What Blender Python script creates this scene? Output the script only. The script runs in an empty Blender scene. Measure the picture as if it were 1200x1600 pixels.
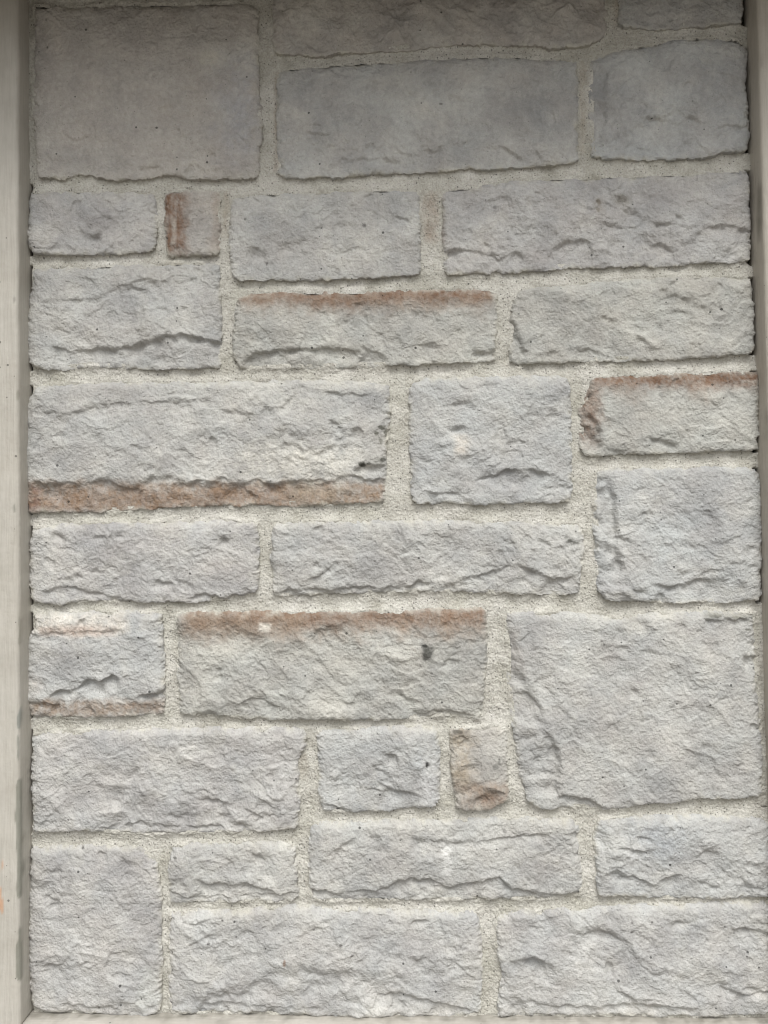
import bpy, math
import numpy as np
from mathutils import Matrix, Vector

# ------------------------------------------------------------------ camera
SC = bpy.context.scene
COL = SC.collection
CAM = np.array([0.0, -0.95, 1.45])
YAW, PITCH, ROLL = math.radians(1.85), math.radians(1.4), math.radians(-0.8)
F = 26.0 / 36.0 * 1600.0                       # focal length in photo pixels
cam_d = bpy.data.cameras.new('camera')
cam_d.sensor_fit = 'VERTICAL'; cam_d.sensor_height = 36.0; cam_d.sensor_width = 27.0
cam_d.lens = 26.0; cam_d.clip_start = 0.01; cam_d.clip_end = 500.0
cam = bpy.data.objects.new('camera', cam_d)
RM = Matrix.Rotation(YAW, 3, 'Z') @ Matrix.Rotation(math.pi/2 + PITCH, 3, 'X') @ Matrix.Rotation(ROLL, 3, 'Z')
cam.matrix_world = Matrix.Translation(Vector(CAM)) @ RM.to_4x4()
COL.objects.link(cam); SC.camera = cam
R3 = np.array(RM)

# ------------------------------------------------------------------ light
W = bpy.data.worlds.new('World'); SC.world = W; W.use_nodes = True
wn, wl = W.node_tree.nodes, W.node_tree.links
wn.clear()
SUN_EL, SUN_AZ = math.radians(57), math.radians(9)       # azimuth: right of the camera's back
sky = wn.new('ShaderNodeTexSky'); sky.sky_type = 'NISHITA'; sky.sun_disc = False
sky.sun_elevation = SUN_EL; sky.sun_rotation = math.pi - SUN_AZ
sky.air_density = 1.0; sky.dust_density = 4.0; sky.ozone_density = 1.0
hs = wn.new('ShaderNodeHueSaturation'); hs.inputs['Saturation'].default_value = 0.04   # overcast: cloud white
bgn = wn.new('ShaderNodeBackground'); bgn.inputs['Strength'].default_value = 0.15
wo = wn.new('ShaderNodeOutputWorld')
wl.new(sky.outputs[0], hs.inputs['Color']); wl.new(hs.outputs[0], bgn.inputs['Color']); wl.new(bgn.outputs[0], wo.inputs[0])
sd_ = bpy.data.lights.new('sun', 'SUN'); sd_.energy = 1.5; sd_.angle = math.radians(33); sd_.color = (1.0, 0.975, 0.93)
sun = bpy.data.objects.new('sun', sd_); COL.objects.link(sun)
sdir = Vector((math.sin(SUN_AZ)*math.cos(SUN_EL), -math.cos(SUN_AZ)*math.cos(SUN_EL), math.sin(SUN_EL)))
sun.rotation_euler = sdir.to_track_quat('Z', 'Y').to_euler(); sun.location = (1.5, -4, 5)
vs = SC.view_settings
vs.view_transform = 'Standard'; vs.look = 'None'; vs.gamma = 1; vs.use_curve_mapping = False
vs.exposure = 0.55
SC.cycles.filter_width = 1.1

# ------------------------------------------------------------------ helpers
def ray(px, py, yplane):
    """photo pixel -> world x, z on the vertical plane y = yplane"""
    px = np.asarray(px, float); py = np.asarray(py, float)
    d = np.stack([(px-600)/F, -(py-800)/F, -np.ones_like(px)], -1) @ R3.T
    t = (yplane - CAM[1]) / d[..., 1]
    return CAM[0] + d[..., 0]*t, CAM[2] + d[..., 2]*t

_rs = np.random.RandomState(11)
_G = _rs.rand(256, 256) * 2*np.pi
_GX, _GY = np.cos(_G), np.sin(_G)
_JX, _JY = _rs.rand(256, 256), _rs.rand(256, 256)
def noise(x, y, s=0):
    x = x + s*17.31; y = y + s*41.77
    xi = np.floor(x).astype(int); yi = np.floor(y).astype(int)
    fx = x-xi; fy = y-yi
    u = fx*fx*fx*(fx*(fx*6-15)+10); v = fy*fy*fy*(fy*(fy*6-15)+10)
    def g(ix, iy, dx, dy):
        a = ix & 255; b = iy & 255
        return _GX[a, b]*dx + _GY[a, b]*dy
    n00 = g(xi, yi, fx, fy); n10 = g(xi+1, yi, fx-1, fy)
    n01 = g(xi, yi+1, fx, fy-1); n11 = g(xi+1, yi+1, fx-1, fy-1)
    return ((n00*(1-u)+n10*u)*(1-v) + (n01*(1-u)+n11*u)*v) * 1.5
def fbm(x, y, wl_, octs=4, s=0, gain=0.5):
    t = 0; a = 1; f = 1.0/wl_
    for k in range(octs):
        t = t + a*noise(x*f, y*f, s+k*3.7); a *= gain; f *= 2.03
    return t
def scoops(x, y, wl_, s=0):
    """conchoidal chips: concave cells meeting in sharp ridges, 0..1"""
    x = x/wl_ + s*13.7; y = y/wl_ + s*7.9
    xi = np.floor(x).astype(int); yi = np.floor(y).astype(int)
    best = np.full(x.shape, 9.0)
    for i in (-1, 0, 1):
        for j in (-1, 0, 1):
            a = (xi+i) & 255; b = (yi+j) & 255
            d = (xi+i+_JX[a, b]-x)**2 + (yi+j+_JY[a, b]-y)**2
            best = np.minimum(best, d)
    return np.minimum(best, 1.2)
def facets(x, y, wl_, s=0, k=0.55, tilt=0.5):
    """broken rock: shallow tilted dishes meeting in sharp arrises, about -0.5..0.5"""
    x = x/wl_ + s*11.3; y = y/wl_ + s*5.7
    xi = np.floor(x).astype(int); yi = np.floor(y).astype(int)
    best = np.full(x.shape, 9.0)
    for i in (-1, 0, 1):
        for j in (-1, 0, 1):
            a = (xi+i) & 255; b = (yi+j) & 255
            dx = x-(xi+i+_JX[a, b]); dy = y-(yi+j+_JY[a, b])
            best = np.minimum(best, k*(dx*dx+dy*dy)*1.6 + tilt*(_GX[a, b]*dx+_GY[a, b]*dy) + 0.5*_JX[b, a])
    return best-0.35
def sstep(a, b, x):
    t = np.clip((x-a)/(b-a), 0, 1); return t*t*(3-2*t)
def rough_poly(P, s):
    """corner points -> rounded, denser closed outline"""
    P = np.array(P, float)
    for _ in range(2):                          # Chaikin, gentle
        Q = np.roll(P, -1, 0)
        P = np.stack([P*0.9+Q*0.1, P*0.1+Q*0.9], 1).reshape(-1, 2)
        if _ == 0 and len(P) > 60: break
    return P
def poly_sd(PX, PY, P):
    """signed distance, positive inside"""
    A = P; B = np.roll(P, -1, 0)
    d2 = np.full(PX.shape, 1e9); ins = np.zeros(PX.shape, bool)
    for (ax, ay), (bx, by) in zip(A, B):
        ex, ey = bx-ax, by-ay; L = ex*ex+ey*ey
        if L < 1e-9: continue
        t = np.clip(((PX-ax)*ex+(PY-ay)*ey)/L, 0, 1)
        d2 = np.minimum(d2, (PX-ax-t*ex)**2+(PY-ay-t*ey)**2)
        if ay != by:
            c = (ay > PY) != (by > PY)
            ins ^= c & (PX < (bx-ax)*(PY-ay)/(by-ay)+ax)
    return np.where(ins, 1, -1)*np.sqrt(d2)

def mesh_obj(name, V, Fq, mat, parent=None, col=None, smooth=True, share=None):
    me = bpy.data.meshes.new(name)
    V = np.ascontiguousarray(V, np.float32); Fq = np.ascontiguousarray(Fq, np.int32)
    me.vertices.add(len(V)); me.vertices.foreach_set('co', V.ravel())
    k = Fq.shape[1]
    me.loops.add(Fq.size); me.loops.foreach_set('vertex_index', Fq.ravel())
    me.polygons.add(len(Fq)); me.polygons.foreach_set('loop_start', np.arange(0, Fq.size, k, dtype=np.int32))
    me.polygons.foreach_set('use_smooth', np.full(len(Fq), smooth))
    if col is not None:
        at = me.color_attributes.new('Col', 'FLOAT_COLOR', 'POINT')
        c = np.ones((len(V), 4), np.float32); c[:, :3] = col
        at.data.foreach_set('color', c.ravel())
    me.update(calc_edges=True); me.validate()
    me.materials.append(mat)
    o = bpy.data.objects.new(name, me); COL.objects.link(o)
    if parent is not None: o.parent = parent
    return o

def grid_cells(inc):
    """index map and quads of the cells whose 4 corners are included (first axis = rows downwards)"""
    idx = -np.ones(inc.shape, int); 
    c = inc[:-1, :-1] & inc[1:, :-1] & inc[:-1, 1:] & inc[1:, 1:]
    used = np.zeros(inc.shape, bool)
    used[:-1, :-1] |= c; used[1:, :-1] |= c; used[:-1, 1:] |= c; used[1:, 1:] |= c
    idx[used] = np.arange(used.sum())
    q = np.stack([idx[:-1, :-1][c], idx[1:, :-1][c], idx[1:, 1:][c], idx[:-1, 1:][c]], 1)
    return used, q
def boundary_edges(q):
    e = np.concatenate([q[:, [0, 1]], q[:, [1, 2]], q[:, [2, 3]], q[:, [3, 0]]])
    n = q.max()+1
    code = e[:, 0]*n+e[:, 1]; rev = e[:, 1]*n+e[:, 0]
    return e[~np.isin(code, rev)]

def tag(o, label=None, cat=None, group=None, kind=None):
    if label: o['label'] = label; o['kind'] = 'thing'
    if cat: o['category'] = cat
    if group: o['group'] = group
    if kind: o['kind'] = kind
    return o

# ------------------------------------------------------------------ materials
def nodes_mat(name, rough):
    m = bpy.data.materials.new(name); m.use_nodes = True
    n = m.node_tree.nodes; l = m.node_tree.links
    b = n['Principled BSDF']; b.inputs['Roughness'].default_value = rough
    b.inputs['Specular IOR Level'].default_value = 0.25
    return m, n, l, b
def nnoise(n, l, co, scale, detail=3, rough=0.6):
    t = n.new('ShaderNodeTexNoise'); t.inputs['Scale'].default_value = scale
    t.inputs['Detail'].default_value = detail; t.inputs['Roughness'].default_value = rough
    l.new(co, t.inputs['Vector']); return t.outputs['Fac']
def ramp(n, l, fac, stops):
    r = n.new('ShaderNodeValToRGB'); l.new(fac, r.inputs['Fac'])
    e = r.color_ramp.elements
    e[0].position, e[0].color = stops[0][0], (*stops[0][1], 1)
    e[1].position, e[1].color = stops[1][0], (*stops[1][1], 1)
    for p, c in stops[2:]:
        k = e.new(p); k.color = (*c, 1)
    return r.outputs['Color']
def mult(n, l, a, b, f=1.0, mode='MULTIPLY'):
    m = n.new('ShaderNodeMix'); m.data_type = 'RGBA'; m.blend_type = mode
    m.inputs['Factor'].default_value = f
    l.new(a, m.inputs['A']); l.new(b, m.inputs['B']); return m.outputs['Result']
def bump(n, l, b, pairs):
    prev = None
    for h, dist in pairs:
        bp = n.new('ShaderNodeBump'); bp.inputs['Strength'].default_value = 1.0
        bp.inputs['Distance'].default_value = dist; l.new(h, bp.inputs['Height'])
        if prev: l.new(prev, bp.inputs['Normal'])
        prev = bp.outputs['Normal']
    l.new(prev, b.inputs['Normal'])
def specks(n, l, co, scale, size, dark, detail_scale=None):
    v = n.new('ShaderNodeTexVoronoi'); v.inputs['Scale'].default_value = scale
    l.new(co, v.inputs['Vector'])
    # keep only some cells: random colour of the cell shrinks the dot
    sx = n.new('ShaderNodeSeparateColor'); l.new(v.outputs['Color'], sx.inputs[0])
    mm = n.new('ShaderNodeMath'); mm.operation = 'MULTIPLY'; mm.inputs[1].default_value = size
    pw = n.new('ShaderNodeMath'); pw.operation = 'POWER'; pw.inputs[1].default_value = 4.0
    l.new(sx.outputs[0], pw.inputs[0]); l.new(pw.outputs[0], mm.inputs[0])
    lt = n.new('ShaderNodeMath'); lt.operation = 'LESS_THAN'
    l.new(v.outputs['Distance'], lt.inputs[0]); l.new(mm.outputs[0], lt.inputs[1])
    return ramp(n, l, lt.outputs[0], [(0, (1, 1, 1)), (1, (dark, dark, dark))])

def stone_material():
    m, n, l, b = nodes_mat('cast_stone', 0.82)
    co = n.new('ShaderNodeTexCoord').outputs['Object']
    at = n.new('ShaderNodeAttribute'); at.attribute_name = 'Col'
    c = at.outputs['Color']
    c = mult(n, l, c, ramp(n, l, nnoise(n, l, co, 26, 4, 0.65), [(0.3, (0.87, 0.87, 0.87)), (0.7, (1.10, 1.10, 1.09))]))
    c = mult(n, l, c, ramp(n, l, nnoise(n, l, co, 150, 4, 0.7), [(0.3, (0.87, 0.87, 0.87)), (0.7, (1.1, 1.1, 1.1))]))
    c = mult(n, l, c, ramp(n, l, nnoise(n, l, co, 700, 3, 0.7), [(0.3, (0.90, 0.90, 0.90)), (0.7, (1.08, 1.08, 1.08))]))
    c = mult(n, l, c, specks(n, l, co, 75, 0.13, 0.28))
    c = mult(n, l, c, specks(n, l, co, 210, 0.16, 0.55))
    l.new(c, b.inputs['Base Color'])
    bump(n, l, b, [(nnoise(n, l, co, 130, 2, 0.6), 0.0022), (nnoise(n, l, co, 300, 1, 0.5), 0.0015)])
    return m
def mortar_material():
    m, n, l, b = nodes_mat('sandy_mortar', 0.9)
    co = n.new('ShaderNodeTexCoord').outputs['Object']
    at = n.new('ShaderNodeAttribute'); at.attribute_name = 'Col'
    c = at.outputs['Color']
    g = nnoise(n, l, co, 430, 3, 0.8)
    c = mult(n, l, c, ramp(n, l, g, [(0.30, (0.72, 0.71, 0.68)), (0.5, (1, 1, 1)), (0.72, (1.20, 1.20, 1.18))]))
    c = mult(n, l, c, ramp(n, l, nnoise(n, l, co, 40, 4, 0.6), [(0.3, (0.86, 0.85, 0.83)), (0.7, (1.08, 1.08, 1.08))]))
    c = mult(n, l, c, specks(n, l, co, 340, 0.40, 0.42))
    l.new(c, b.inputs['Base Color'])
    bump(n, l, b, [(nnoise(n, l, co, 380, 1, 0.5), 0.0016)])
    return m
def paint_material(name, base):
    m, n, l, b = nodes_mat(name, 0.55)
    co = n.new('ShaderNodeTexCoord').outputs['Object']
    at = n.new('ShaderNodeAttribute'); at.attribute_name = 'Col'
    mp = n.new('ShaderNodeMapping'); mp.inputs['Scale'].default_value = base
    l.new(co, mp.inputs['Vector'])
    c = at.outputs['Color']
    g = nnoise(n, l, mp.outputs[0], 420, 3, 0.6)
    c = mult(n, l, c, ramp(n, l, g, [(0.35, (0.93, 0.93, 0.92)), (0.65, (1.04, 1.04, 1.04))]))
    c = mult(n, l, c, ramp(n, l, nnoise(n, l, co, 14, 5, 0.7), [(0.3, (0.90, 0.89, 0.87)), (0.6, (1.03, 1.03, 1.03))]))
    c = mult(n, l, c, specks(n, l, co, 95, 0.17, 0.40))
    l.new(c, b.inputs['Base Color'])
    bump(n, l, b, [(g, 0.0007), (nnoise(n, l, co, 160, 2, 0.5), 0.0005)])
    return m
def plain_material(name, color, scale=30, rough=0.8, bd=0.001):
    m, n, l, b = nodes_mat(name, rough)
    co = n.new('ShaderNodeTexCoord').outputs['Object']
    f = nnoise(n, l, co, scale, 5, 0.65)
    c = ramp(n, l, f, [(0.3, tuple(v*0.85 for v in color)), (0.7, tuple(v*1.1 for v in color))])
    l.new(c, b.inputs['Base Color']); bump(n, l, b, [(f, bd)])
    return m
M_STONE = stone_material(); M_MORTAR = mortar_material()
M_POST = paint_material('painted_wood_upright', (1, 1, 0.05))
M_SILL = paint_material('painted_wood_level', (0.05, 1, 1))

# ------------------------------------------------------------------ stones: outlines traced as the masonry lies
# name-free list: key, outline, tint, options
G0 = (0.440, 0.440, 0.432)
COOL = (0.430, 0.436, 0.436); WARM = (0.440, 0.422, 0.398); LAV = (0.442, 0.438, 0.434); GREEN = (0.428, 0.428, 0.408)
LIGHT = (0.460, 0.460, 0.456)
ST = {}
ST[1] = dict(p=[(51,7),(90,9),(130,6),(250,4),(403,2),(404,100),(408,200),(404,279),(380,278),(350,279),(290,279),(260,272),(230,279),(200,281),(165,280),(135,272),(122,275),(100,280),(55,276),(53,225),(49,175),(52,150),(52,60)], t=WARM, rough=1.0, bulge=1.0)
ST[2] = dict(p=[(426,-50),(425,60),(430,83),(470,84),(500,88),(540,81),(575,79),(600,77),(630,77),(665,72),(700,69),(725,66),(760,69),(810,69),(860,74),(900,72),(930,67),(945,55),(950,30),(952,-50)], t=WARM, rough=1.9)
ST[3] = dict(p=[(966,-50),(968,36),(975,40),(1025,43),(1080,41),(1158,36),(1163,15),(1165,-50)], t=G0, rough=1.8)
ST[4] = dict(p=[(434,108),(480,102),(550,97),(600,94),(660,90),(730,87),(800,85),(840,90),(880,89),(902,93),(905,140),(903,200),(905,253),(850,258),(800,261),(715,264),(650,269),(600,271),(530,276),(434,278),(431,200),(431,150)], t=G0, rough=1.9)
ST[5] = dict(p=[(924,90),(950,80),(1000,70),(1050,60),(1100,57),(1140,58),(1168,66),(1171,85),(1168,105),(1166,125),(1168,150),(1172,185),(1172,205),(1169,235),(1130,238),(1100,245),(1050,248),(1000,250),(950,246),(925,242),(921,200),(923,150),(919,120)], t=COOL, rough=2.1)
ST[6] = dict(p=[(50,299),(120,296),(200,297),(240,299),(245,340),(243,392),(190,397),(120,398),(52,398),(45,388),(42,345),(43,310)], t=LAV, rough=1.4)
ST[7] = dict(p=[(257,302),(265,295),(342,294),(343,345),(344,398),(300,400),(259,400),(256,350)], t=WARM, rough=1.3)
ST[8] = dict(p=[(360,305),(425,300),(500,298),(600,293),(655,297),(657,360),(658,428),(600,433),(475,438),(364,437),(357,400),(358,340)], t=G0, rough=1.55)
ST[9] = dict(p=[(690,294),(750,288),(800,280),(900,275),(1000,272),(1100,268),(1172,263),(1173,320),(1175,355),(1174,405),(1150,410),(1100,410),(1050,415),(1010,416),(900,418),(850,422),(770,427),(694,428),(694,400),(690,375),(692,340)], t=LAV, rough=1.7)
ST[10] = dict(p=[(50,417),(150,413),(260,410),(340,409),(343,440),(345,500),(345,574),(300,575),(250,578),(210,575),(185,575),(140,572),(100,577),(60,577),(46,570),(41,550),(41,500),(44,460),(44,458),(48,440)], t=G0, rough=1.3)
ST[11] = dict(p=[(370,465),(380,459),(415,455),(500,454),(600,453),(650,450),(700,449),(765,449),(777,456),(778,500),(776,530),(775,565),(700,568),(600,571),(525,574),(450,575),(400,578),(372,575),(363,560),(362,520),(366,490)], t=GREEN, rough=1.3)
ST[12] = dict(p=[(810,451),(850,447),(900,442),(950,435),(1025,430),(1100,430),(1172,433),(1176,440),(1181,480),(1181,520),(1178,550),(1150,555),(1050,562),(950,564),(877,566),(797,567),(795,540),(797,510),(800,475)], t=GREEN, rough=1.35)
ST[13] = dict(p=[(56,602),(150,596),(250,595),(350,594),(475,592),(608,595),(610,640),(605,700),(602,750),(600,785),(500,790),(400,790),(300,791),(200,798),(140,801),(46,801),(40,780),(37,740),(35,690),(37,640),(43,620)], t=G0, rough=1.0)
ST[14] = dict(p=[(638,612),(645,596),(665,588),(750,587),(870,585),(886,590),(892,608),(894,700),(895,770),(887,785),(750,788),(655,787),(643,779),(639,700)], t=COOL, rough=0.95)
ST[15] = dict(p=[(925,592),(935,588),(1000,584),(1050,581),(1150,579),(1187,579),(1188,610),(1186,640),(1188,660),(1187,704),(1100,706),(1000,710),(920,713),(908,702),(906,670),(906,640),(918,620)], t=GREEN, rough=1.0)
ST[16] = dict(p=[(927,748),(934,735),(960,731),(1050,729),(1150,727),(1180,730),(1191,742),(1193,780),(1192,880),(1191,925),(1186,937),(1150,941),(1050,942),(970,940),(945,936),(933,922),(930,855),(927,790)], t=COOL, rough=1.0)
ST[17] = dict(p=[(52,823),(100,818),(200,815),(300,814),(350,811),(402,814),(404,850),(403,927),(350,936),(290,942),(240,942),(185,940),(150,939),(120,941),(95,947),(60,941),(45,933),(42,900),(45,868),(43,845)], t=LAV, rough=1.1)
ST[18] = dict(p=[(425,817),(475,814),(600,812),(700,812),(800,814),(880,816),(903,819),(912,829),(914,855),(908,895),(904,930),(835,929),(750,927),(700,924),(650,925),(600,926),(525,928),(425,932),(423,875)], t=G0, rough=1.1)
ST[19] = dict(p=[(55,958),(125,955),(185,954),(251,957),(253,980),(256,1030),(257,1080),(254,1117),(175,1121),(100,1121),(46,1119),(38,1103),(36,1070),(37,1020),(40,998),(50,985)], t=COOL, rough=1.1)
ST[20] = dict(p=[(275,958),(350,956),(450,955),(600,953),(700,950),(758,950),(762,980),(762,1030),(757,1080),(751,1124),(715,1122),(690,1118),(660,1122),(600,1126),(500,1125),(385,1124),(350,1117),(280,1117),(276,1060),(278,1010)], t=GREEN, rough=1.35, diag=1)
ST[21] = dict(p=[(795,957),(850,956),(920,957),(960,966),(1000,960),(1100,955),(1177,956),(1181,990),(1185,1080),(1192,1155),(1194,1246),(1100,1248),(1050,1254),(1010,1257),(970,1264),(945,1265),(900,1261),(865,1265),(840,1262),(825,1250),(816,1225),(811,1205),(800,1130),(792,1055),(791,980)], t=G0, rough=0.85, diag=1, bulge=1.0)
ST[22] = dict(p=[(48,1147),(125,1142),(225,1139),(300,1137),(400,1137),(472,1138),(480,1150),(476,1170),(466,1190),(468,1250),(465,1296),(425,1299),(350,1301),(250,1304),(200,1302),(150,1300),(100,1301),(49,1300),(50,1260),(47,1230),(47,1180)], t=LAV, rough=1.3)
ST[23] = dict(p=[(497,1141),(560,1138),(620,1136),(678,1135),(686,1144),(688,1200),(688,1259),(600,1268),(540,1269),(505,1268),(498,1250),(497,1200),(495,1160)], t=COOL, rough=0.85)
ST[24] = dict(p=[(702,1138),(750,1136),(792,1135),(793,1180),(796,1248),(765,1266),(725,1267),(712,1262),(707,1225),(702,1175)], t=(0.43, 0.42, 0.40), rough=1.2)
ST[25] = dict(p=[(47,1325),(125,1322),(200,1323),(225,1329),(243,1348),(250,1375),(252,1450),(253,1525),(250,1582),(215,1589),(150,1585),(100,1582),(65,1581),(50,1574),(45,1540),(43,1510),(44,1450),(43,1400),(45,1350)], t=LAV, rough=1.15)
ST[26] = dict(p=[(270,1320),(350,1317),(450,1317),(461,1325),(463,1350),(467,1408),(400,1410),(325,1411),(265,1412),(262,1390),(260,1360),(264,1335)], t=G0, rough=1.1)
ST[27] = dict(p=[(484,1296),(495,1287),(550,1285),(600,1283),(700,1281),(800,1279),(892,1281),(905,1292),(905,1325),(911,1365),(910,1398),(850,1406),(790,1405),(700,1407),(600,1408),(500,1409),(483,1405),(481,1350)], t=G0, rough=1.05)
ST[28] = dict(p=[(930,1295),(938,1280),(1000,1276),(1100,1275),(1204,1280),(1206,1340),(1204,1400),(1150,1404),(1100,1406),(1025,1404),(935,1401),(932,1375),(929,1325)], t=COOL, rough=1.2)
ST[29] = dict(p=[(266,1424),(350,1424),(395,1425),(410,1417),(490,1417),(505,1422),(600,1420),(650,1425),(747,1427),(753,1450),(755,1525),(752,1584),(725,1591),(600,1590),(500,1589),(400,1584),(325,1584),(268,1584),(262,1550),(265,1500),(263,1460)], t=LIGHT, rough=1.3)
ST[30] = dict(p=[(780,1434),(800,1425),(900,1422),(1000,1415),(1100,1412),(1204,1410),(1208,1500),(1208,1586),(1100,1590),(1025,1590),(925,1587),(850,1587),(777,1590),(779,1560),(787,1520),(775,1495),(776,1460)], t=LIGHT, rough=1.3, diag=1)

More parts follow.
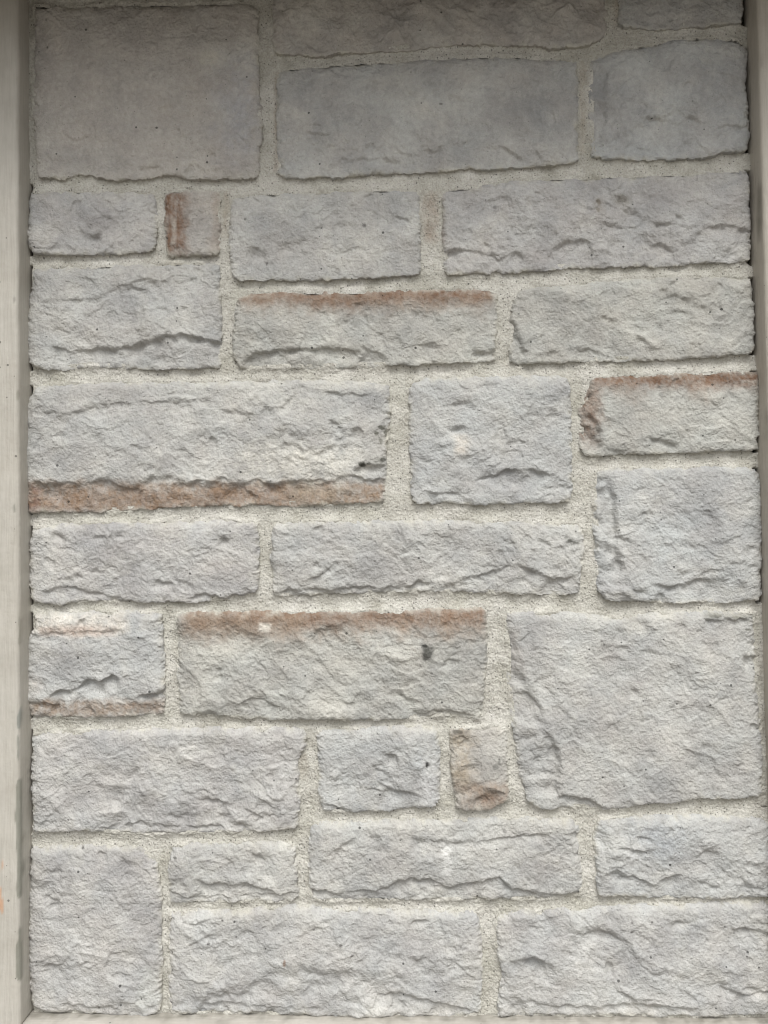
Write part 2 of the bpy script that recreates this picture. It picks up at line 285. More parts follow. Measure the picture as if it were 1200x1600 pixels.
# fracture ledges: (axis, points, depth mm, fade px).  'h': stone falls back below the line;  'v': falls back left of it
LG = {
1: [('h',[(65,247),(85,243),(105,248),(122,254)],1.0,18),('h',[(205,262),(230,262),(245,258),(262,270)],1.5,14),('h',[(285,272),(300,258),(312,247)],1.2,12),('v',[(345,0),(342,30),(344,60)],1,20)],
2: [('h',[(525,62),(545,45),(562,35)],1.3,14),('h',[(600,70),(650,62),(700,55),(740,60),(800,62)],1.8,60),('h',[(840,40),(880,48),(930,44)],1,20)],
3: [('h',[(1000,30),(1050,22),(1110,28)],1.3,30)],
4: [('h',[(520,252),(560,247),(600,246),(625,250),(640,254)],1.6,18),('h',[(655,232),(680,236),(702,222)],1.4,14),('h',[(735,235),(755,228),(785,230),(800,238),(825,252)],1.8,16),('h',[(834,230),(840,238),(848,248)],1.5,10),('h',[(860,238),(880,233),(902,226)],1.3,22)],
5: [('h',[(1000,182),(1040,183),(1060,190),(1080,178),(1098,190)],3,22),('h',[(1105,208),(1135,195),(1160,195)],2.6,20),('v',[(958,100),(950,125),(953,160),(950,200),(948,225),(955,240)],3.2,70),('h',[(985,222),(1015,232),(1050,235)],1.5,30)],
6: [('h',[(115,352),(130,362),(145,368),(162,360)],2.2,14),('h',[(75,388),(95,378)],1.2,12),('h',[(140,318),(160,335),(185,345)],0.9,12)],
8: [('h',[(430,378),(455,380),(480,372)],1.0,14),('h',[(515,352),(535,345),(560,350)],1.0,12),('h',[(520,395),(560,385),(600,398)],1.1,18)],
9: [('h',[(698,391),(740,390),(760,396),(780,404),(805,393),(825,402)],2.2,26),('h',[(858,390),(880,378),(910,375),(932,384)],3,26),('h',[(950,377),(972,371)],1.3,14),('h',[(1005,382),(1040,381),(1062,392)],2.2,26),('h',[(1080,368),(1110,355),(1140,352),(1172,358)],2.2,24),('h',[(755,375),(770,386)],1.5,8),('h',[(1055,335),(1068,343)],1.5,8)],
10: [('h',[(78,541),(100,544),(135,546),(190,543),(230,533),(262,526),(290,522),(310,528),(330,531),(346,536)],5.5,30),('h',[(50,470),(100,468),(150,465),(180,450),(230,435),(260,440),(320,432)],1.3,14)],
11: [('h',[(372,570),(385,558),(400,550),(450,545),(500,544),(525,541),(545,547),(575,543),(592,550),(610,556)],4,80),('h',[(735,554),(755,549),(778,548)],2,30),('h',[(640,540),(680,535),(700,545)],1.2,20)],
12: [('v',[(806,455),(800,480),(800,500),(810,515),(816,530),(822,550),(824,566)],3.6,60),('h',[(893,541),(910,544),(942,548)],2.4,16),('v',[(879,548),(877,556),(877,566)],1.6,20),('h',[(1020,470),(1050,460),(1090,470)],1.0,20)],
13: [('h',[(48,752),(80,757),(105,753),(120,756),(140,750),(170,746),(185,758),(205,764),(225,752),(240,741),(270,745),(290,756),(310,748),(330,752),(350,745),(375,754),(395,749),(425,757),(445,751),(480,750),(525,748),(545,742),(570,749),(602,748)],2.3,60),('h',[(548,738),(565,726),(585,727),(604,722)],3,20),('h',[(60,640),(110,648),(150,632),(190,628),(250,628),(330,622),(350,640),(400,646),(440,636),(470,605),(520,612),(605,620)],1.1,10),('v',[(236,752),(228,768),(218,780),(205,798)],2.4,30),('v',[(290,755),(288,775),(282,790)],1.6,22),('v',[(392,752),(388,770),(390,790)],1.6,22)],
14: [('h',[(742,750),(765,742),(790,735),(815,732),(840,735),(868,743)],3.2,30),('h',[(665,772),(700,767),(740,779)],1.6,20),('v',[(668,640),(685,670),(700,700),(700,720)],1.3,26),('h',[(780,690),(810,685),(835,692)],1.2,18)],
15: [('v',[(934,585),(926,605),(922,622),(914,640),(924,650),(937,665),(945,690),(940,713)],3.8,60),('h',[(1012,684),(1035,688),(1064,692)],2.8,12),('h',[(930,698),(960,701),(990,704)],1.6,20),('h',[(1080,620),(1110,628),(1140,622)],1.0,20)],
16: [('v',[(957,740),(963,790),(969,830),(968,860),(978,890),(985,922)],4.2,60),('h',[(1015,910),(1045,916),(1065,910),(1085,905),(1110,904),(1142,906)],3,26),('h',[(1090,900),(1110,888),(1132,890)],1.8,12),('h',[(985,918),(1010,925),(1045,930)],2.4,30),('v',[(1163,850),(1166,890),(1175,925)],-1.6,30)],
17: [('h',[(98,906),(115,898),(135,898)],1.6,14),('h',[(235,905),(255,907),(277,916)],1.8,14),('h',[(290,936),(320,925),(345,934),(380,927),(402,926)],2.4,30),('h',[(60,925),(100,915),(150,925),(200,935)],1.8,40)],
18: [('h',[(478,910),(500,897),(522,885)],2.0,14),('h',[(430,925),(470,918),(520,922),(580,915),(640,917),(655,906),(690,916),(730,902),(760,895),(790,885),(812,882),(835,890),(860,905),(900,900)],2.4,40),('h',[(840,898),(870,902),(885,912)],1.6,14)],
19: [('h',[(75,1092),(90,1081),(120,1076),(135,1061),(160,1062),(175,1055),(192,1061)],5,34),('h',[(212,1086),(235,1084),(258,1076)],4,40),('h',[(44,1096),(75,1098),(96,1102)],3,30),('h',[(128,1106),(140,1104),(150,1111)],2,14),('h',[(48,990),(100,986),(150,986),(195,982)],1.3,10)],
20: [('h',[(298,1113),(320,1111),(342,1113)],2,10),('h',[(630,1119),(690,1109),(745,1117)],2.4,30),('h',[(340,1080),(365,1100),(400,1090),(440,1105)],1.5,24)],
21: [('v',[(800,955),(806,985),(812,1010),(822,1055),(840,1095),(856,1135)],4.5,80,12),('v',[(858,1140),(868,1158),(875,1172),(878,1200),(872,1245)],5.0,60,-3),('h',[(868,1244),(900,1243),(925,1251),(950,1264)],5,60),('h',[(1095,963),(1130,968),(1178,966)],2.2,12),('h',[(1160,1025),(1175,1024),(1190,1031)],1.8,16),('h',[(1170,1135),(1192,1130)],1.8,16),('h',[(815,1080),(835,1090),(850,1110)],2.5,20),('v',[(865,1070),(868,1090),(873,1105)],1.4,14)],
22: [('v',[(225,1190),(215,1215),(200,1240),(190,1270)],1.8,40),('h',[(300,1245),(340,1250),(370,1262)],1.8,24),('h',[(150,1295),(220,1285),(300,1292),(400,1288)],1.8,40),('v',[(440,1180),(446,1220),(440,1260)],-1.5,30)],
23: [('h',[(565,1230),(590,1235),(610,1232),(640,1236),(658,1244)],2.4,30),('h',[(500,1250),(530,1262),(570,1262)],1.5,30),('h',[(590,1200),(610,1212),(640,1208)],1.0,18)],
24: [('h',[(712,1252),(726,1242),(745,1228),(765,1224),(782,1232),(795,1240)],-3.4,60),('h',[(735,1252),(755,1240),(780,1236),(795,1243)],3.5,30),('v',[(745,1150),(752,1180),(750,1215)],2,40),('h',[(702,1152),(720,1150),(735,1158)],2,18)],
25: [('v',[(95,1360),(88,1375),(72,1395),(60,1410)],2.0,30),('h',[(95,1566),(130,1570),(160,1572),(190,1564),(225,1566)],2.4,30),('h',[(60,1500),(110,1510),(150,1500)],1.6,40),('h',[(180,1335),(215,1350),(240,1372)],1.6,40)],
26: [('h',[(305,1374),(325,1381),(350,1380),(375,1377),(400,1385),(432,1391)],3,26),('h',[(390,1333),(405,1337),(418,1346)],1.8,12),('h',[(265,1392),(285,1400),(330,1402),(400,1399),(460,1396)],2,20)],
27: [('h',[(484,1388),(530,1395),(590,1390),(605,1384),(620,1377),(645,1372),(680,1376),(705,1386),(740,1378),(780,1370),(800,1386),(830,1393),(880,1398),(905,1392)],3,50),('h',[(635,1310),(700,1315),(750,1313),(800,1308),(860,1300)],1.2,12)],
28: [('h',[(955,1364),(990,1370),(1020,1381),(1045,1370),(1068,1364)],2.8,30),('h',[(1072,1380),(1100,1377),(1132,1386)],2,18),('h',[(960,1320),(1000,1330),(1030,1322)],1.4,24)],
29: [('h',[(300,1560),(350,1545),(395,1528),(430,1512),(480,1505),(520,1506),(570,1518),(640,1520)],3,70,16),('h',[(585,1553),(640,1552),(670,1562),(710,1573),(752,1585)],3,30),('v',[(665,1470),(660,1510),(655,1550)],-1.6,40),('h',[(300,1570),(360,1565),(420,1575),(500,1572)],2,20)],
30: [('h',[(880,1448),(930,1454),(962,1456),(990,1470)],2.6,40,7),('h',[(960,1545),(985,1555),(1000,1572)],2,20),('h',[(790,1500),(830,1495),(870,1510)],2,40),('h',[(1120,1540),(1160,1555),(1205,1548)],2.2,40),('h',[(1110,1438),(1150,1450),(1205,1455)],2,30),('h',[(800,1560),(900,1572),(1000,1568),(1100,1576)],2,24)],
}
# stains and patches: (x0,x1,y0,y1, feather px, rgb, strength)
BR = (0.158, 0.094, 0.060); BR2 = (0.220, 0.158, 0.110); PALE = (0.49, 0.475, 0.43); PINK = (0.42, 0.34, 0.29); DK = (0.10, 0.095, 0.09); TAN = (0.28, 0.235, 0.175)
SN = {
1: [(308,348,70,108,14,PALE,0.55),(60,80,8,20,8,PALE,0.4),(340,400,100,240,30,(0.40,0.41,0.44),0.5),(60,330,20,260,60,(0.40,0.375,0.345),0.6)],
7: [(254,290,296,402,12,BR,1.0),(330,350,294,400,8,BR2,0.35),(268,276,340,385,3,PALE,0.5)],
8: [(540,600,340,420,22,PALE,0.3)],
9: [(928,942,310,335,7,(0.2,0.18,0.15),0.5),(958,985,302,320,7,(0.16,0.15,0.13),0.7),(684,694,296,380,5,BR2,0.35)],
10: [(60,300,412,440,14,PALE,0.22)],
11: [(378,770,448,482,16,BR2,0.7),(378,770,446,472,10,BR,0.85),(480,560,455,480,14,BR,0.5),(372,400,520,575,20,TAN,0.25)],
12: [(1000,1090,440,452,7,PALE,0.3),(1000,1120,450,500,35,TAN,0.12)],
13: [(40,600,754,800,9,BR2,0.9),(60,330,765,800,12,BR,0.35),(330,520,758,785,10,BR,0.4),(44,60,760,800,7,(0.14,0.07,0.06),0.6),(450,540,755,785,20,TAN,0.6),(250,330,596,636,20,PALE,0.35),(350,470,600,645,16,PALE,0.45),(480,606,594,612,9,PALE,0.5),(380,560,695,748,22,(0.60,0.58,0.52),0.65),(586,604,665,690,7,(0.07,0.065,0.05),0.45),(560,572,722,730,3,(0.05,0.05,0.04),0.8),(585,602,715,727,5,(0.08,0.08,0.06),0.5),(60,130,600,640,20,PALE,0.25)],
14: [(708,732,680,712,8,(0.62,0.57,0.50),0.6),(640,890,588,600,10,PALE,0.12)],
15: [(930,1190,576,606,11,BR,1.0),(940,1190,576,592,8,(0.10,0.06,0.04),0.35),(906,940,592,690,12,BR,0.75),(1080,1110,600,630,12,BR2,0.4),(960,1000,600,625,14,BR2,0.4),(1160,1187,594,598,2,PALE,0.6)],
16: [(1040,1080,820,880,30,(0.44,0.47,0.47),0.5)],
17: [(58,90,828,850,10,PALE,0.4),(330,400,845,870,20,PALE,0.3)],
18: [(884,906,842,850,4,(0.10,0.10,0.09),0.6)],
19: [(50,200,958,990,9,(0.60,0.56,0.50),0.7),(60,180,978,994,5,PINK,0.75),(44,256,1094,1122,8,BR2,0.8),(40,70,1050,1080,14,PINK,0.25)],
20: [(278,762,948,992,18,BR2,0.65),(290,762,948,978,12,BR,0.75),(290,470,958,1000,14,BR2,0.5),(300,420,1000,1008,12,PALE,0.15),(405,424,974,986,4,(0.66,0.62,0.56),0.9),(660,676,1010,1034,5,(0.05,0.05,0.045),0.85),(660,668,1008,1016,4,(0.05,0.05,0.045),0.7)],
21: [(975,1010,970,992,8,PALE,0.55),(1010,1060,955,970,8,PALE,0.4),(1100,1180,958,966,3,(0.12,0.12,0.10),0.6),(795,815,985,1060,12,BR2,0.18)],
23: [(660,688,1180,1262,12,(0.58,0.58,0.58),0.4),(665,669,1190,1197,2,(0.05,0.05,0.05),0.8)],
24: [(704,738,1136,1235,14,TAN,0.75),(715,796,1222,1266,9,(0.21,0.16,0.12),0.75),(748,795,1240,1262,8,BR,0.45),(704,735,1140,1150,4,(0.08,0.07,0.06),0.6),(764,786,1190,1206,5,(0.15,0.14,0.13),0.4)],
25: [(215,250,1520,1575,16,(0.58,0.60,0.56),0.4),(46,70,1340,1400,16,PALE,0.2)],
26: [(340,450,1318,1345,14,PALE,0.3)],
27: [(690,706,1322,1330,4,(0.68,0.68,0.66),0.7),(692,704,1335,1368,5,(0.68,0.68,0.66),0.55),(560,900,1282,1306,8,PALE,0.25)],
28: [(990,1060,1290,1330,30,(0.42,0.46,0.50),0.4)],
}

SPOTS = {   # small crisp marks: cx, cy, rx, ry, rgb, strength
20: [(667,1022,7,10,(0.07,0.07,0.062),0.85),(663,1009,5,3,(0.05,0.05,0.045),0.9),(674,1052,2,2,DK,0.8),(414,981,8,6,(0.50,0.465,0.41),0.8)],
13: [(597,668,6,4,(0.06,0.06,0.045),0.8),(603,676,3,6,(0.06,0.06,0.045),0.8),(588,677,4,3,(0.07,0.07,0.05),0.7),(595,690,3,5,(0.08,0.08,0.06),0.6),(566,726,5,3,(0.05,0.05,0.04),0.9),(576,724,4,2,(0.06,0.06,0.05),0.8),(598,718,5,3,(0.05,0.05,0.04),0.8),(190,632,3,2,DK,0.7),(325,626,4,1.5,DK,0.7)],
23: [(667,1193,2,5,(0.04,0.04,0.04),0.9),(565,1150,2,2,DK,0.6)],
18: [(890,845,4,3,(0.08,0.08,0.07),0.8),(898,848,5,2,(0.08,0.08,0.07),0.8),(884,840,3,2,(0.1,0.1,0.09),0.6)],
9: [(935,315,4,5,(0.16,0.14,0.11),0.7),(934,328,3,5,(0.16,0.14,0.11),0.6),(972,310,8,6,(0.14,0.13,0.11),0.6),(773,324,4,3,DK,0.6)],
4: [(689,165,3,2,DK,0.7)], 5: [(1026,67,2,2,DK,0.9)],
8: [(569,352,4,3,DK,0.7),(383,343,2,2,DK,0.8),(417,411,2,2,DK,0.8)],
27: [(698,1326,4,2,(0.5,0.5,0.48),0.7),(692,1328,3,2,(0.5,0.5,0.48),0.7),(697,1345,3,8,(0.5,0.5,0.48),0.5),(789,1299,3,3,DK,0.5)],
24: [(715,1144,9,3,(0.06,0.055,0.045),0.7),(774,1198,6,4,(0.12,0.12,0.11),0.6),(780,1190,2,6,(0.12,0.12,0.11),0.6)],
1: [(328,90,15,12,(0.43,0.41,0.36),0.6),(316,96,5,7,(0.43,0.41,0.36),0.6),(74,74,2,2,DK,0.8),(60,80,1.5,1.5,DK,0.8),(72,31,2,2,DK,0.6)],
29: [(445,1503,3,6,(0.20,0.13,0.09),0.7),(348,1437,2,2,DK,0.9),(369,1464,2,2,DK,0.9),(326,1474,2,2,DK,0.9),(491,1452,2,2,DK,0.9),(532,1475,3,2,DK,0.8),(550,1490,3,2,DK,0.8)],
30: [(987,1440,2,2,DK,0.8),(1018,1441,2,2,DK,0.8),(986,1455,2,2,DK,0.8)],
25: [(128,1326,2,2,DK,0.9),(154,1575,2,2,DK,0.9),(243,1432,3,3,(0.2,0.2,0.19),0.7)],
26: [(274,1339,3,2,DK,0.9)],
21: [(940,1002,3,1.5,DK,0.7),(944,1008,1.5,3,DK,0.7),(1169,984,5,2,(0.12,0.12,0.10),0.8),(1150,965,8,2.5,(0.12,0.12,0.10),0.7),(1118,962,12,3,(0.13,0.13,0.11),0.6)],
}
STEP = 1.5
HP = 0.007                                      # plane the outlines are laid out on (front edge of the stones)
wall = bpy.data.objects.new('stone_wall', None); COL.objects.link(wall)
wall.location = (0, 0, 0.72)
wall['kind'] = 'thing'
tag(wall, 'pale grey rock-faced stone wall panel with sandy mortar joints framed by painted trim', 'wall')
WLOC = np.array([0, 0, 0.72])

STONE_LABEL = {
1: 'largest flat stone at the top left, in the shade under the soffit, pale blotch near its right',
7: 'small upright stone with a rust stain down its left side',
10: 'grey stone split by a long dark ledge across its lower part',
11: 'long low stone with a rust brown band along its top, just above mid height',
13: 'longest stone, with a rusty chipped strip along its bottom edge',
14: 'smooth cornered squarish grey stone with an arched crack near its bottom',
15: 'stone with dark rust along its top and chipped left side, beside the right trim',
16: 'squarish blue grey stone with a broken left side, beside the right trim',
19: 'short stone by the left trim, rusty at the bottom and pale pink at the top',
20: 'long stone with a rust brown top band, a white fleck and a black spot',
21: 'biggest squarish stone on the right, its lower left corner broken back',
24: 'tiny brownish stone with a dark lump at its bottom',
}

def stone_height(k, s, PX, PY, sd, gy):
    r = s.get('rough', 1.0)
    sx = k*3.1
    wx = PX + 7*fbm(PX, PY, 60, 2, sx+1); wy = PY + 7*fbm(PX, PY, 60, 2, sx+2)
    if s.get('diag'):
        u = (wx*0.80 + wy*0.60)*0.9; v = (-wx*0.60 + wy*0.80)*1.25
    else:
        u = wx*0.97 + wy*0.2; v = (-wx*0.2 + wy*0.98)*1.15
    # edge profile: almost flush with the mortar on top, proud and sharp below
    up = np.clip(gy, -1, 1)                     # 1 just under a top edge, -1 just over a bottom edge
    e0 = 0.0036 - 0.0026*up + 0.0016*fbm(PX, PY, 34, 2, sx+41)
    rr = np.clip(3.4 + 4.5*up + 2.5*noise(PX/25, PY/25, sx+4), 1.2, 9)
    ds = np.clip(sd, 0, None)
    h = e0 + (0.0078-e0)*(1-np.exp(-ds/rr))
    h += 0.001*s.get('bulge', 1.4)*(1-np.exp(-ds/38))
    q = 1.3*noise(u/150, v/150, sx+5)
    wu = u + 9*fbm(PX, PY, 40, 2, sx); wv = v + 9*fbm(PX, PY, 40, 2, sx+9)
    t = fbm(wu, wv, 130, 3, sx+6, 0.45)*2.2     # shelves broken off along the bedding
    ti = np.floor(t); tf = t-ti
    q += 0.9*(ti + sstep(0.0, 0.14, tf) - t*0.8)
    q += 5.8*facets(wu, wv, 88, sx+7, 0.30, 0.36)
    q += 3.1*facets(u+3*noise(PX/14, PY/14, sx), v+3*noise(PX/14, PY/14, sx+3), 36, sx+8, 0.40, 0.50)
    f3 = 0.6+0.8*sstep(-0.35, 0.45, fbm(PX, PY, 55, 2, sx+21))
    # self-similar fracture roughness down to the grain: rotated broken faces at each size
    rk = np.random.RandomState(100+k); fin = rk.uniform(0.50, 0.95); crs = rk.uniform(0.9, 1.35)
    q = q*crs
    l = rk.uniform(15, 23); a = fin; ang = 0.5+k
    for o_ in range(4):
        ca, sa = math.cos(ang), math.sin(ang)
        ru = u*ca-v*sa; rv = u*sa+v*ca
        q += a*f3*facets(ru, rv, l, sx+60+o_*5.3, 0.5, 0.62)
        q += a*0.55*f3*noise(ru/l*1.3, rv/l*1.3, sx+80+o_)
        l *= 0.60; a *= 0.62; ang += 1.9
    am = 0.65+0.6*sstep(-0.4, 0.5, fbm(PX, PY, 90, 2, sx+11))
    h += 0.001*q*(0.40+0.60*r)*1.08*am*(0.45+0.55*(1-np.exp(-ds/7)))
    bx0, by0, bx1, by1 = s['bb']
    extra = []
    for _ in range(int((bx1-bx0)*(by1-by0)/5500)+2):                        # small random chips
        cx = rk.uniform(bx0+10, bx1-10); cy = rk.uniform(by0+8, by1-8); ln = rk.uniform(6, 20); sl = rk.uniform(-0.6, 0.6)
        extra.append((rk.choice(['h', 'h', 'h', 'v']), None, rk.uniform(0.7, 1.9), rk.uniform(7, 24), rk.uniform(0, 4), cx, cy, ln, sl))
    for spec in LG.get(k, []) + extra:
        if spec[1] is None:
            ax, _, d, fade, soft, cx, cy, ln, sl = spec
            pts = [(cx-ln, cy-sl*ln), (cx-ln*0.2, cy-ln*0.22), (cx+ln*0.4, cy+sl*ln*0.3-ln*0.1), (cx+ln, cy+sl*ln)]
            if ax == 'v': pts = [(cx+(y_-cy), cy+(x_-cx)) for x_, y_ in pts]
            spec = (ax, pts, d, fade, soft)
        ax, pts, d, fade = spec[:4]; soft = spec[4] if len(spec) > 4 else 0.0
        P = np.array(pts, float)
        if ax == 'h':
            o = np.argsort(P[:, 0]); P = P[o]; a, c = PX, PY
            la, lc = P[:, 0], P[:, 1]
        else:
            o = np.argsort(P[:, 1]); P = P[o]; a, c = PY, -PX
            la, lc = P[:, 1], -P[:, 0]
        base = np.interp(a, la, lc)
        line = base + 3.0*noise(a/14, c/40, sx+len(P)) + 1.1*noise(a/5, c/14, sx+3)
        L = la[-1]-la[0]; tp = min(16.0, L*0.3)
        w = sstep(la[0]-2, la[0]+tp, a)*(1-sstep(la[-1]-tp, la[-1]+2, a))
        if abs(la[0]-s['bb'][0 if ax == 'h' else 1]) < 9: w = np.where(a < la.mean(), 1.0, w)
        if abs(la[-1]-s['bb'][2 if ax == 'h' else 3]) < 9: w = np.where(a > la.mean(), 1.0, w)
        t = c-line
        wd = 1.6 + 9.0*np.clip(0.2+0.9*noise(a/24, c/60, sx+14), 0, 1)*min(1, fade/22) + (6.0 if ax == 'v' else 0.0) + soft   # crisp break here, worn slope there
        w = w*np.clip(0.85+0.8*fbm(PX, PY, 30, 2, sx+6), 0.15, 1.4)
        t2 = t - (6.0+4.0*noise(a/17, a*0+k, sx+18)) + 1.5*noise(a/4, c/9, sx+19)      # a second, smaller splinter below
        w2 = np.clip(0.1+1.1*noise(a/20, c/50, sx+20), 0, 1)
        fall = (sstep(-0.8, wd, t) + 0.45*w2*sstep(-0.6, 1.8, t2))*np.exp(-np.clip(c-base-6, 0, None)/fade)
        lip = np.exp(-np.abs(t+5)/6.0)*(t < 0)*0.16
        h -= 0.001*min(d, 3.8)*(1.55 if ax == 'h' else 1.75)*w*(fall - lip)
    return h

def blotch(PX, PY, spec, s):
    x0, x1, y0, y1, f, rgb, a = spec
    jx = PX + f*0.7*fbm(PX, PY, 26, 3, s); jy = PY + f*0.7*fbm(PX, PY, 22, 3, s+5)
    w = sstep(x0-f, x0+f, jx)*(1-sstep(x1-f, x1+f, jx))*sstep(y0-f, y0+f, jy)*(1-sstep(y1-f*1.3, y1+f*1.3, jy))
    w *= np.clip(0.80+0.30*fbm(PX, PY, 34, 2, s+8)+0.28*fbm(PX, PY*0.6, 6, 3, s+9, 0.7), 0.12, 1.2)
    return np.clip(w*a, 0, 1)[..., None], np.array(rgb)

for k, s in ST.items():
    P = rough_poly(s['p'], k); s['poly'] = P
    x0, y0 = P.min(0); x1, y1 = P.max(0)
    s['bb'] = (x0, y0, x1, y1)
    xs = np.arange(x0-5, x1+5, STEP); ys = np.arange(y0-5, y1+5, STEP)
    PX, PY = np.meshgrid(xs, ys)
    sd = poly_sd(PX, PY, P)
    sd = sd + 1.9*fbm(PX, PY, 17, 4, k*1.7, 0.68) + 1.2*noise(PX/40, PY/40, k) + 0.2 - 5.0*np.clip(noise(PX/19, PY/19, k*5.1)-0.42, 0, 1)
    gyy, gxx = np.gradient(sd, STEP)
    g2 = gxx**2+gyy**2+1e-6
    inc = sd > -0.6*STEP
    used, q = grid_cells(inc)
    snap = used & (sd < 0.45*STEP)
    mv = np.clip(sd/g2, -1.2*STEP, 1.2*STEP)
    QX = np.where(snap, PX-gxx*mv, PX); QY = np.where(snap, PY-gyy*mv, PY)
    near = np.exp(-np.clip(sd, 0, None)/14)
    gn = gyy/np.sqrt(g2)*near
    H = stone_height(k, s, PX, PY, np.clip(sd, 0, None), gn)
    X, Z = ray(QX[used], QY[used], -HP)
    V = np.stack([X, -np.clip(H[used], 0.0012, None), Z], 1) - WLOC
    # colour of the cast stone itself: body tint, clouding and pigment stains
    c = np.ones(PX.shape+(3,))*np.array(s['t'])*0.80*np.array((1.01, 1.0, 0.975))
    cl = fbm(PX, PY, 110, 4, k+31, 0.55)[..., None]; c = c*(1+0.16*cl*np.array([1.0, 1.0, 0.92]))
    hu = fbm(PX, PY, 55, 3, k+51)[..., None]; c = c*(1+0.018*hu*np.array([1.0, -0.1, -0.9]))
    pt = sstep(0.22, 0.6, fbm(PX, PY, 70, 4, k+71))[..., None]; c = c*(1-0.2*pt)+0.2*pt*np.array(PALE)
    for j, sp in enumerate(SN.get(k, [])):
        w, rgb = blotch(PX, PY, sp, k*2.3+j); c = c*(1-w)+w*rgb
    for j, (cx, cy, rx_, ry_, rgb, a_) in enumerate(SPOTS.get(k, [])):
        e_ = np.hypot((PX-cx)/rx_, (PY-cy)/ry_) + 0.30*noise(PX/5, PY/5, j+k)
        w = (a_*(1-sstep(0.75, 1.15, e_)))[..., None]; c = c*(1-w)+w*np.array(rgb)
    # mortar film smeared on the very edge
    mf = np.clip(np.exp(-np.clip(sd, 0, None)/(3.5+3*np.clip(gn, 0, 1)))*(0.3+1.1*fbm(PX, PY, 26, 4, k+91, 0.65)), 0, 0.85)[..., None]
    c = c*(1-mf)+mf*np.array((0.41, 0.395, 0.345))
    C = c[used]
    be = boundary_edges(q)
    ids = np.unique(be); remap = -np.ones(len(V), int); remap[ids] = np.arange(len(ids))
    n0 = len(V)
    top = V[ids]; mid = top.copy(); mid[:, 1] = 0.006; 
    V2 = np.concatenate([V, top, mid]); C2 = np.concatenate([C, C[ids], C[ids]])
    a, b = remap[be[:, 0]]+n0, remap[be[:, 1]]+n0
    m_ = len(ids)
    sk = np.stack([b, a, a+m_, b+m_], 1)
    o = mesh_obj('stone', V2, np.concatenate([q, sk]), M_STONE, wall, C2)
    if k in STONE_LABEL: o['label'] = STONE_LABEL[k]

# ------------------------------------------------------------------ mortar bed
MS = 1.6
xs = np.arange(24, 1216, MS); ys = np.arange(-44, 1606, MS)
PX, PY = np.meshgrid(xs, ys)
SD = np.full(PX.shape, -99.0)
for k, s in ST.items():
    x0, y0, x1, y1 = s['bb']; M = 26
    ix = (xs > x0-M) & (xs < x1+M); iy = (ys > y0-M) & (ys < y1+M)
    sl = np.ix_(iy, ix)
    SD[sl] = np.maximum(SD[sl], poly_sd(PX[sl], PY[sl], s['poly']))
out = np.clip(-SD, 0, 30)
H = 0.0012 + 0.0012*fbm(PX, PY, 34, 4, 3, 0.6) + 0.0006*fbm(PX, PY, 5, 2, 5) + 0.0005*noise(PX/2.2, PY/2.2, 8)
H -= 0.0009*np.clip(out, 0, 14)/14                                    # lightly tooled, lower in mid joint
H += 0.0030*np.exp(-out/3.5)*np.clip(0.3+fbm(PX, PY, 35, 3, 12), 0, 1)  # squeezed up against the stones
# open gaps beside the trim where stone meets wood; mortar only reaches the trim in the bed joints
Lj = [(-50, 288), (399, 414), (578, 603), (804, 822), (946, 958), (1123, 1141), (1302, 1323)]
Rj = [(38, 74), (238, 266), (412, 434), (553, 580), (706, 732), (942, 1262), (1262, 1285), (1400, 1416)]
def inr(y, J):
    w = np.zeros_like(y)
    for a, b in J: w = np.maximum(w, sstep(a-4, a+2, y)*(1-sstep(b-2, b+4, y)))
    return w
jl = inr(PY + 2*noise(PY/7, PX/7, 4), Lj); jr = inr(PY + 2*noise(PY/7, PX/7, 6), Rj)
rx = 1163 + PY*0.0262
gl = (1-jl)*(1-sstep(44, 52, PX)); gr = (1-jr)*sstep(rx-8, rx+0, PX)*(PY < 1262)
H -= 0.022*np.clip(gl+gr, 0, 1)
# mortar smeared up the trim at the joints
H += 0.004*jl*(1-sstep(40, 49, PX))*np.clip(0.5+fbm(PX, PY, 20, 2, 31), 0, 1)
used, q = grid_cells(SD < 7)
X, Z = ray(PX[used], PY[used], -0.002)
V = np.stack([X, -H[used], Z], 1) - WLOC
c = np.ones(PX.shape+(3,))*np.array((0.412, 0.402, 0.364))
cl = fbm(PX, PY, 60, 4, 61)[..., None]; c = c*(1+0.14*cl*np.array([1, 1, 1.2]))
ch = sstep(0.25, 0.6, fbm(PX, PY, 45, 3, 77))[..., None]; c = c*(1-0.25*ch)+0.25*ch*np.array((0.55, 0.54, 0.50))
for j, sp in enumerate([(662,684,300,380,8,BR2,0.5),(262,282,400,420,8,TAN,0.2),(346,356,300,370,5,TAN,0.4),(428,436,110,270,4,BR2,0.35),(906,916,95,240,4,TAN,0.35),(776,792,560,572,5,TAN,0.2),(464,480,1180,1215,5,(0.2,0.17,0.12),0.4),(960,976,0,38,5,TAN,0.4)]):
    w, rgb = blotch(PX, PY, sp, 40+j); c = c*(1-w)+w*np.array(rgb)
mo = mesh_obj('mortar', V, q, M_MORTAR, wall, c[used])

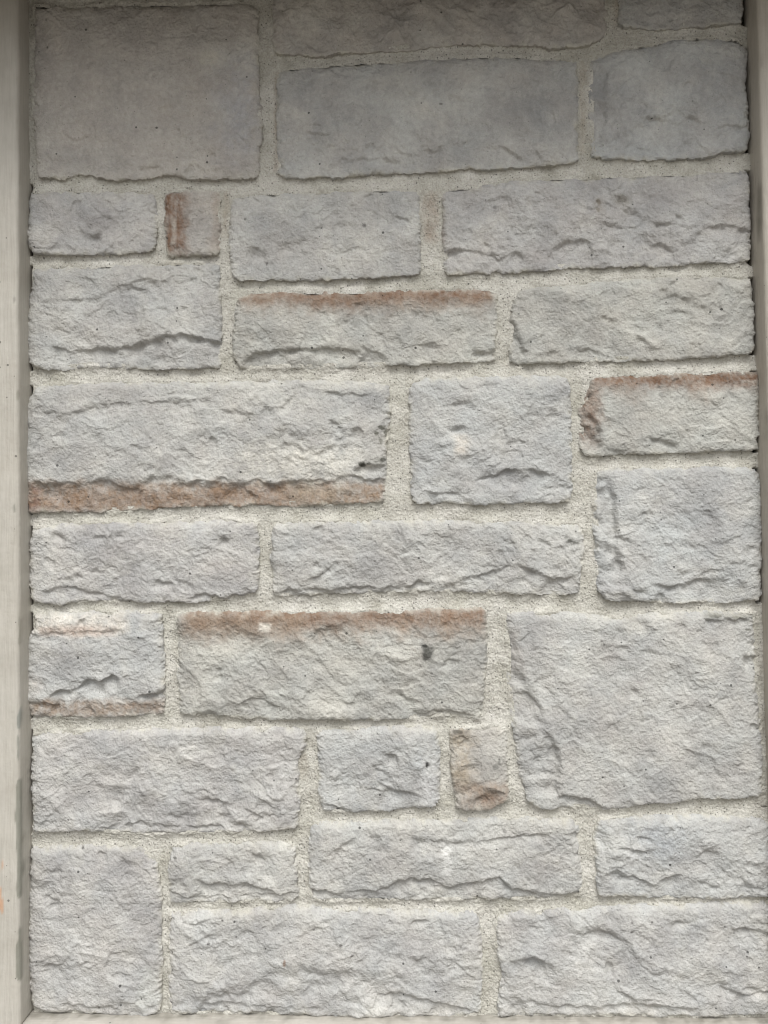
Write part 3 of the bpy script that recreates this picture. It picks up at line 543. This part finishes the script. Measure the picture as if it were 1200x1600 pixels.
# ------------------------------------------------------------------ painted trim
def lin(a, b, n): return np.linspace(a, b, n)
def extrude(name, prof, along, axis, mat, label, cat, colf, wob=0.0006):
    """closed profile (list of 2D points) swept along x or z, capped, as one board"""
    prof = np.array(prof, float); n = len(prof); m = len(along)
    A = np.repeat(np.array(along), n); Q = np.tile(prof, (m, 1))
    w = wob*noise(A*9, Q[:, 0]*30+Q[:, 1]*30, 5) + 0.4*wob*noise(A*60, Q[:, 0]*90+Q[:, 1]*90, 7)
    if axis == 'z': V = np.stack([Q[:, 0]+w, Q[:, 1]+w, A], 1)
    else: V = np.stack([A, Q[:, 0]+w, Q[:, 1]+w], 1)
    i = np.arange(m-1)[:, None]*n; j = np.arange(n)[None, :]; j2 = (j+1) % n
    q = np.stack([(i+j), (i+j2), (i+j2+n), (i+j+n)], -1).reshape(-1, 4)
    if axis == 'x': q = q[:, ::-1]
    base = V.copy(); org = np.array([V[:, 0].mean(), V[:, 1].max(), V[:, 2].min()])
    me_c = colf(base)
    # end caps as quads fan (profile is convex enough)
    caps = []
    for r in (0, (m-1)*n):
        for t in range(1, n-2, 2):
            f = [r, r+t, r+t+1, r+t+2]
            caps.append(f if (r == 0) == (axis == 'x') else f[::-1])
    q = np.concatenate([q, np.array(caps)])
    o = mesh_obj(name, V-org, q, mat, None, me_c); o.location = org
    if cat: tag(o, label, cat, 'trim boards either side of the stones' if name == 'trim_post' else None)
    return o
def board_prof(a0, a1, b0, b1, r=0.0045, n=5, fine=14):
    """rectangle with eased corners on the b0 (front) side; points run around"""
    pts = [(a0, b1)]
    for t in lin(0, 1, 6)[1:-1]: pts.append((a0, b1+(b0+r-b1)*t))
    for t in lin(0, math.pi/2, n): pts.append((a0+r-r*math.cos(t), b0+r-r*math.sin(t)))
    for t in lin(0, 1, fine)[1:-1]: pts.append((a0+r+(a1-a0-2*r)*t, b0))
    for t in lin(0, math.pi/2, n): pts.append((a1-r+r*math.sin(t), b0+r-r*math.cos(t)))
    for t in lin(0, 1, 6)[1:-1]: pts.append((a1, b0+r+(b1-b0-r)*t))
    pts.append((a1, b1))
    return pts
PC = np.array((0.400, 0.380, 0.340))
def px_of(V):
    d = (V-CAM) @ R3
    return 600 + F*d[:, 0]/-d[:, 2], 800 - F*d[:, 1]/-d[:, 2]

PROUD = -0.031
xl = float(ray(44, 800, -HP)[0]); xr = float(ray(1188, 700, -HP)[0])
zs = float(ray(620, 1590, -HP)[1])               # top of the sill board
ztop = float(ray(600, -60, -HP)[1])
def post_colour_left(V):
    c = np.ones((len(V), 3))*PC
    z = V[:, 2]; x = V[:, 0]; y = V[:, 1]
    px, py = px_of(V)
    n1 = fbm(x*1000, z*1000, 40, 4, 3); n2 = fbm(x*1000, z*1000*0.35, 18, 3, 9)
    c *= (1+0.04*n1[:, None])
    def mark(cx, w, y0, y1, rgb, a):
        m = np.exp(-((px-cx-3*noise(py/40, py*0, 2))/w)**2)*sstep(y0-12, y0+12, py)*(1-sstep(y1-12, y1+8, py))
        m = (sstep(0.20, 0.5, m*(a+1.0*n2+0.3*n1))*0.85)[:, None]
        c[:] = c*(1-m)+m*np.array(rgb)
    mark(31, 4.5, 1220, 1530, (0.20, 0.20, 0.17), 0.95)
    mark(31, 4, 1100, 1140, (0.22, 0.23, 0.21), 0.9)
    mark(28, 2.5, 1150, 1190, (0.25, 0.25, 0.22), 0.7)
    mark(22, 4, 455, 475, (0.25, 0.24, 0.21), 0.5)
    mark(27, 3, 612, 626, (0.28, 0.27, 0.23), 0.5)
    mark(25, 4, 785, 800, (0.22, 0.22, 0.19), 0.6)
    mark(30, 3, 960, 1010, (0.30, 0.29, 0.25), 0.6)
    mark(2, 2.5, 1340, 1430, (0.45, 0.27, 0.17), 0.5)
    return c
def post_colour_right(V):
    c = np.ones((len(V), 3))*PC*np.array((1.02, 1.0, 0.98))
    x, y, z = V.T; px, py = px_of(V)
    n2 = fbm(x*1000, z*350, 18, 3, 19)
    for cx, w, y0, y1, a in ((1187, 4, 290, 380, 0.7), (1197, 3, 640, 690, 0.6), (1190, 3, 90, 120, 0.3)):
        m = np.exp(-((px-cx)/w)**2)*sstep(y0-12, y0+12, py)*(1-sstep(y1-12, y1+8, py))
        m = np.clip(m*(a+0.8*n2), 0, 0.9)[:, None]
        c = c*(1-m)+m*np.array((0.19, 0.18, 0.15))
    return c
def sill_colour(V):
    x, y, z = V.T
    c = np.ones((len(V), 3))*PC*np.array((1.03, 1.03, 1.05))
    n = fbm(x*1000, y*1000, 25, 4, 23)
    m = np.clip(sstep(0.1, 0.7, n)*0.5, 0, 1)[:, None]
    c = c*(1-m)+m*np.array((0.30, 0.29, 0.26))
    g = (sstep(-0.020, -0.007, y+0.004*n)*np.clip(0.55+0.5*fbm(x*1000, y*1000, 12, 3, 29), 0, 0.9))[:, None]     # contact shade along the stones painted into the sill colour, with some grime
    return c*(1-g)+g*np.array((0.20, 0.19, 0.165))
za = np.concatenate([lin(zs+0.0005, ztop+0.02, 520)])
extrude('trim_post', board_prof(xl-0.09, xl, PROUD, 0.01, 0.005, 6, 30), za, 'z', M_POST,
        'beige painted wooden trim board with grey scuffs along its edge, left of the stones', 'trim board', post_colour_left)
extrude('trim_post', board_prof(xr, xr+0.09, PROUD, 0.01, 0.005, 6, 30), za, 'z', M_POST,
        'beige painted wooden trim board narrowly seen along the right side of the stones', 'trim board', post_colour_right)
# sill: profile in (y, z)
sp = [(0.01, zs-0.05), (0.01, zs-0.001), (0.0, zs)]
sp += [(t, zs) for t in lin(0, -0.036, 12)[1:]]
sp += [(-0.036-0.004*math.sin(t), zs-0.004+0.004*math.cos(t)) for t in lin(0.3, math.pi/2, 4)]
sp += [(-0.040, zs-t) for t in lin(0.008, 0.046, 8)] + [(-0.036, zs-0.05)]
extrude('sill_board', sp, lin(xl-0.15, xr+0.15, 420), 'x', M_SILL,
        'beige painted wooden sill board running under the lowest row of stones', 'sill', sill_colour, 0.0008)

# ------------------------------------------------------------------ rest of the place
def box(name, a, b, mat, kind='structure'):
    x0, y0, z0 = a; x1, y1, z1 = b
    V = np.array([(x, y, z) for x in (x0, x1) for y in (y0, y1) for z in (z0, z1)], float)
    q = np.array([(0, 1, 3, 2), (4, 6, 7, 5), (0, 4, 5, 1), (2, 3, 7, 6), (0, 2, 6, 4), (1, 5, 7, 3)])
    o = mesh_obj(name, V, q, mat, None, None, False)
    if kind: o['kind'] = kind
    return o
M_HOUSE = plain_material('painted_render', (0.40, 0.38, 0.33), 60)
M_PAVE = plain_material('concrete_ground', (0.22, 0.205, 0.185), 8, 0.9)
M_SOF = plain_material('soffit_paint', (0.20, 0.17, 0.135), 40)
box('house_wall', (-3.0, 0.028, 0), (3.0, 0.2, 2.6), M_HOUSE)
box('ground', (-60, -60, -0.2), (60, 60, 0), M_PAVE)
zso = float(ray(600, -16, 0)[1]) + 0.012
box('soffit', (-3.0, -0.205, zso), (0.95, 0.026, zso+0.03), M_SOF)
box('fascia', (-3.0, -0.235, zso-0.02), (0.95, -0.207, zso+0.16), M_SOF)
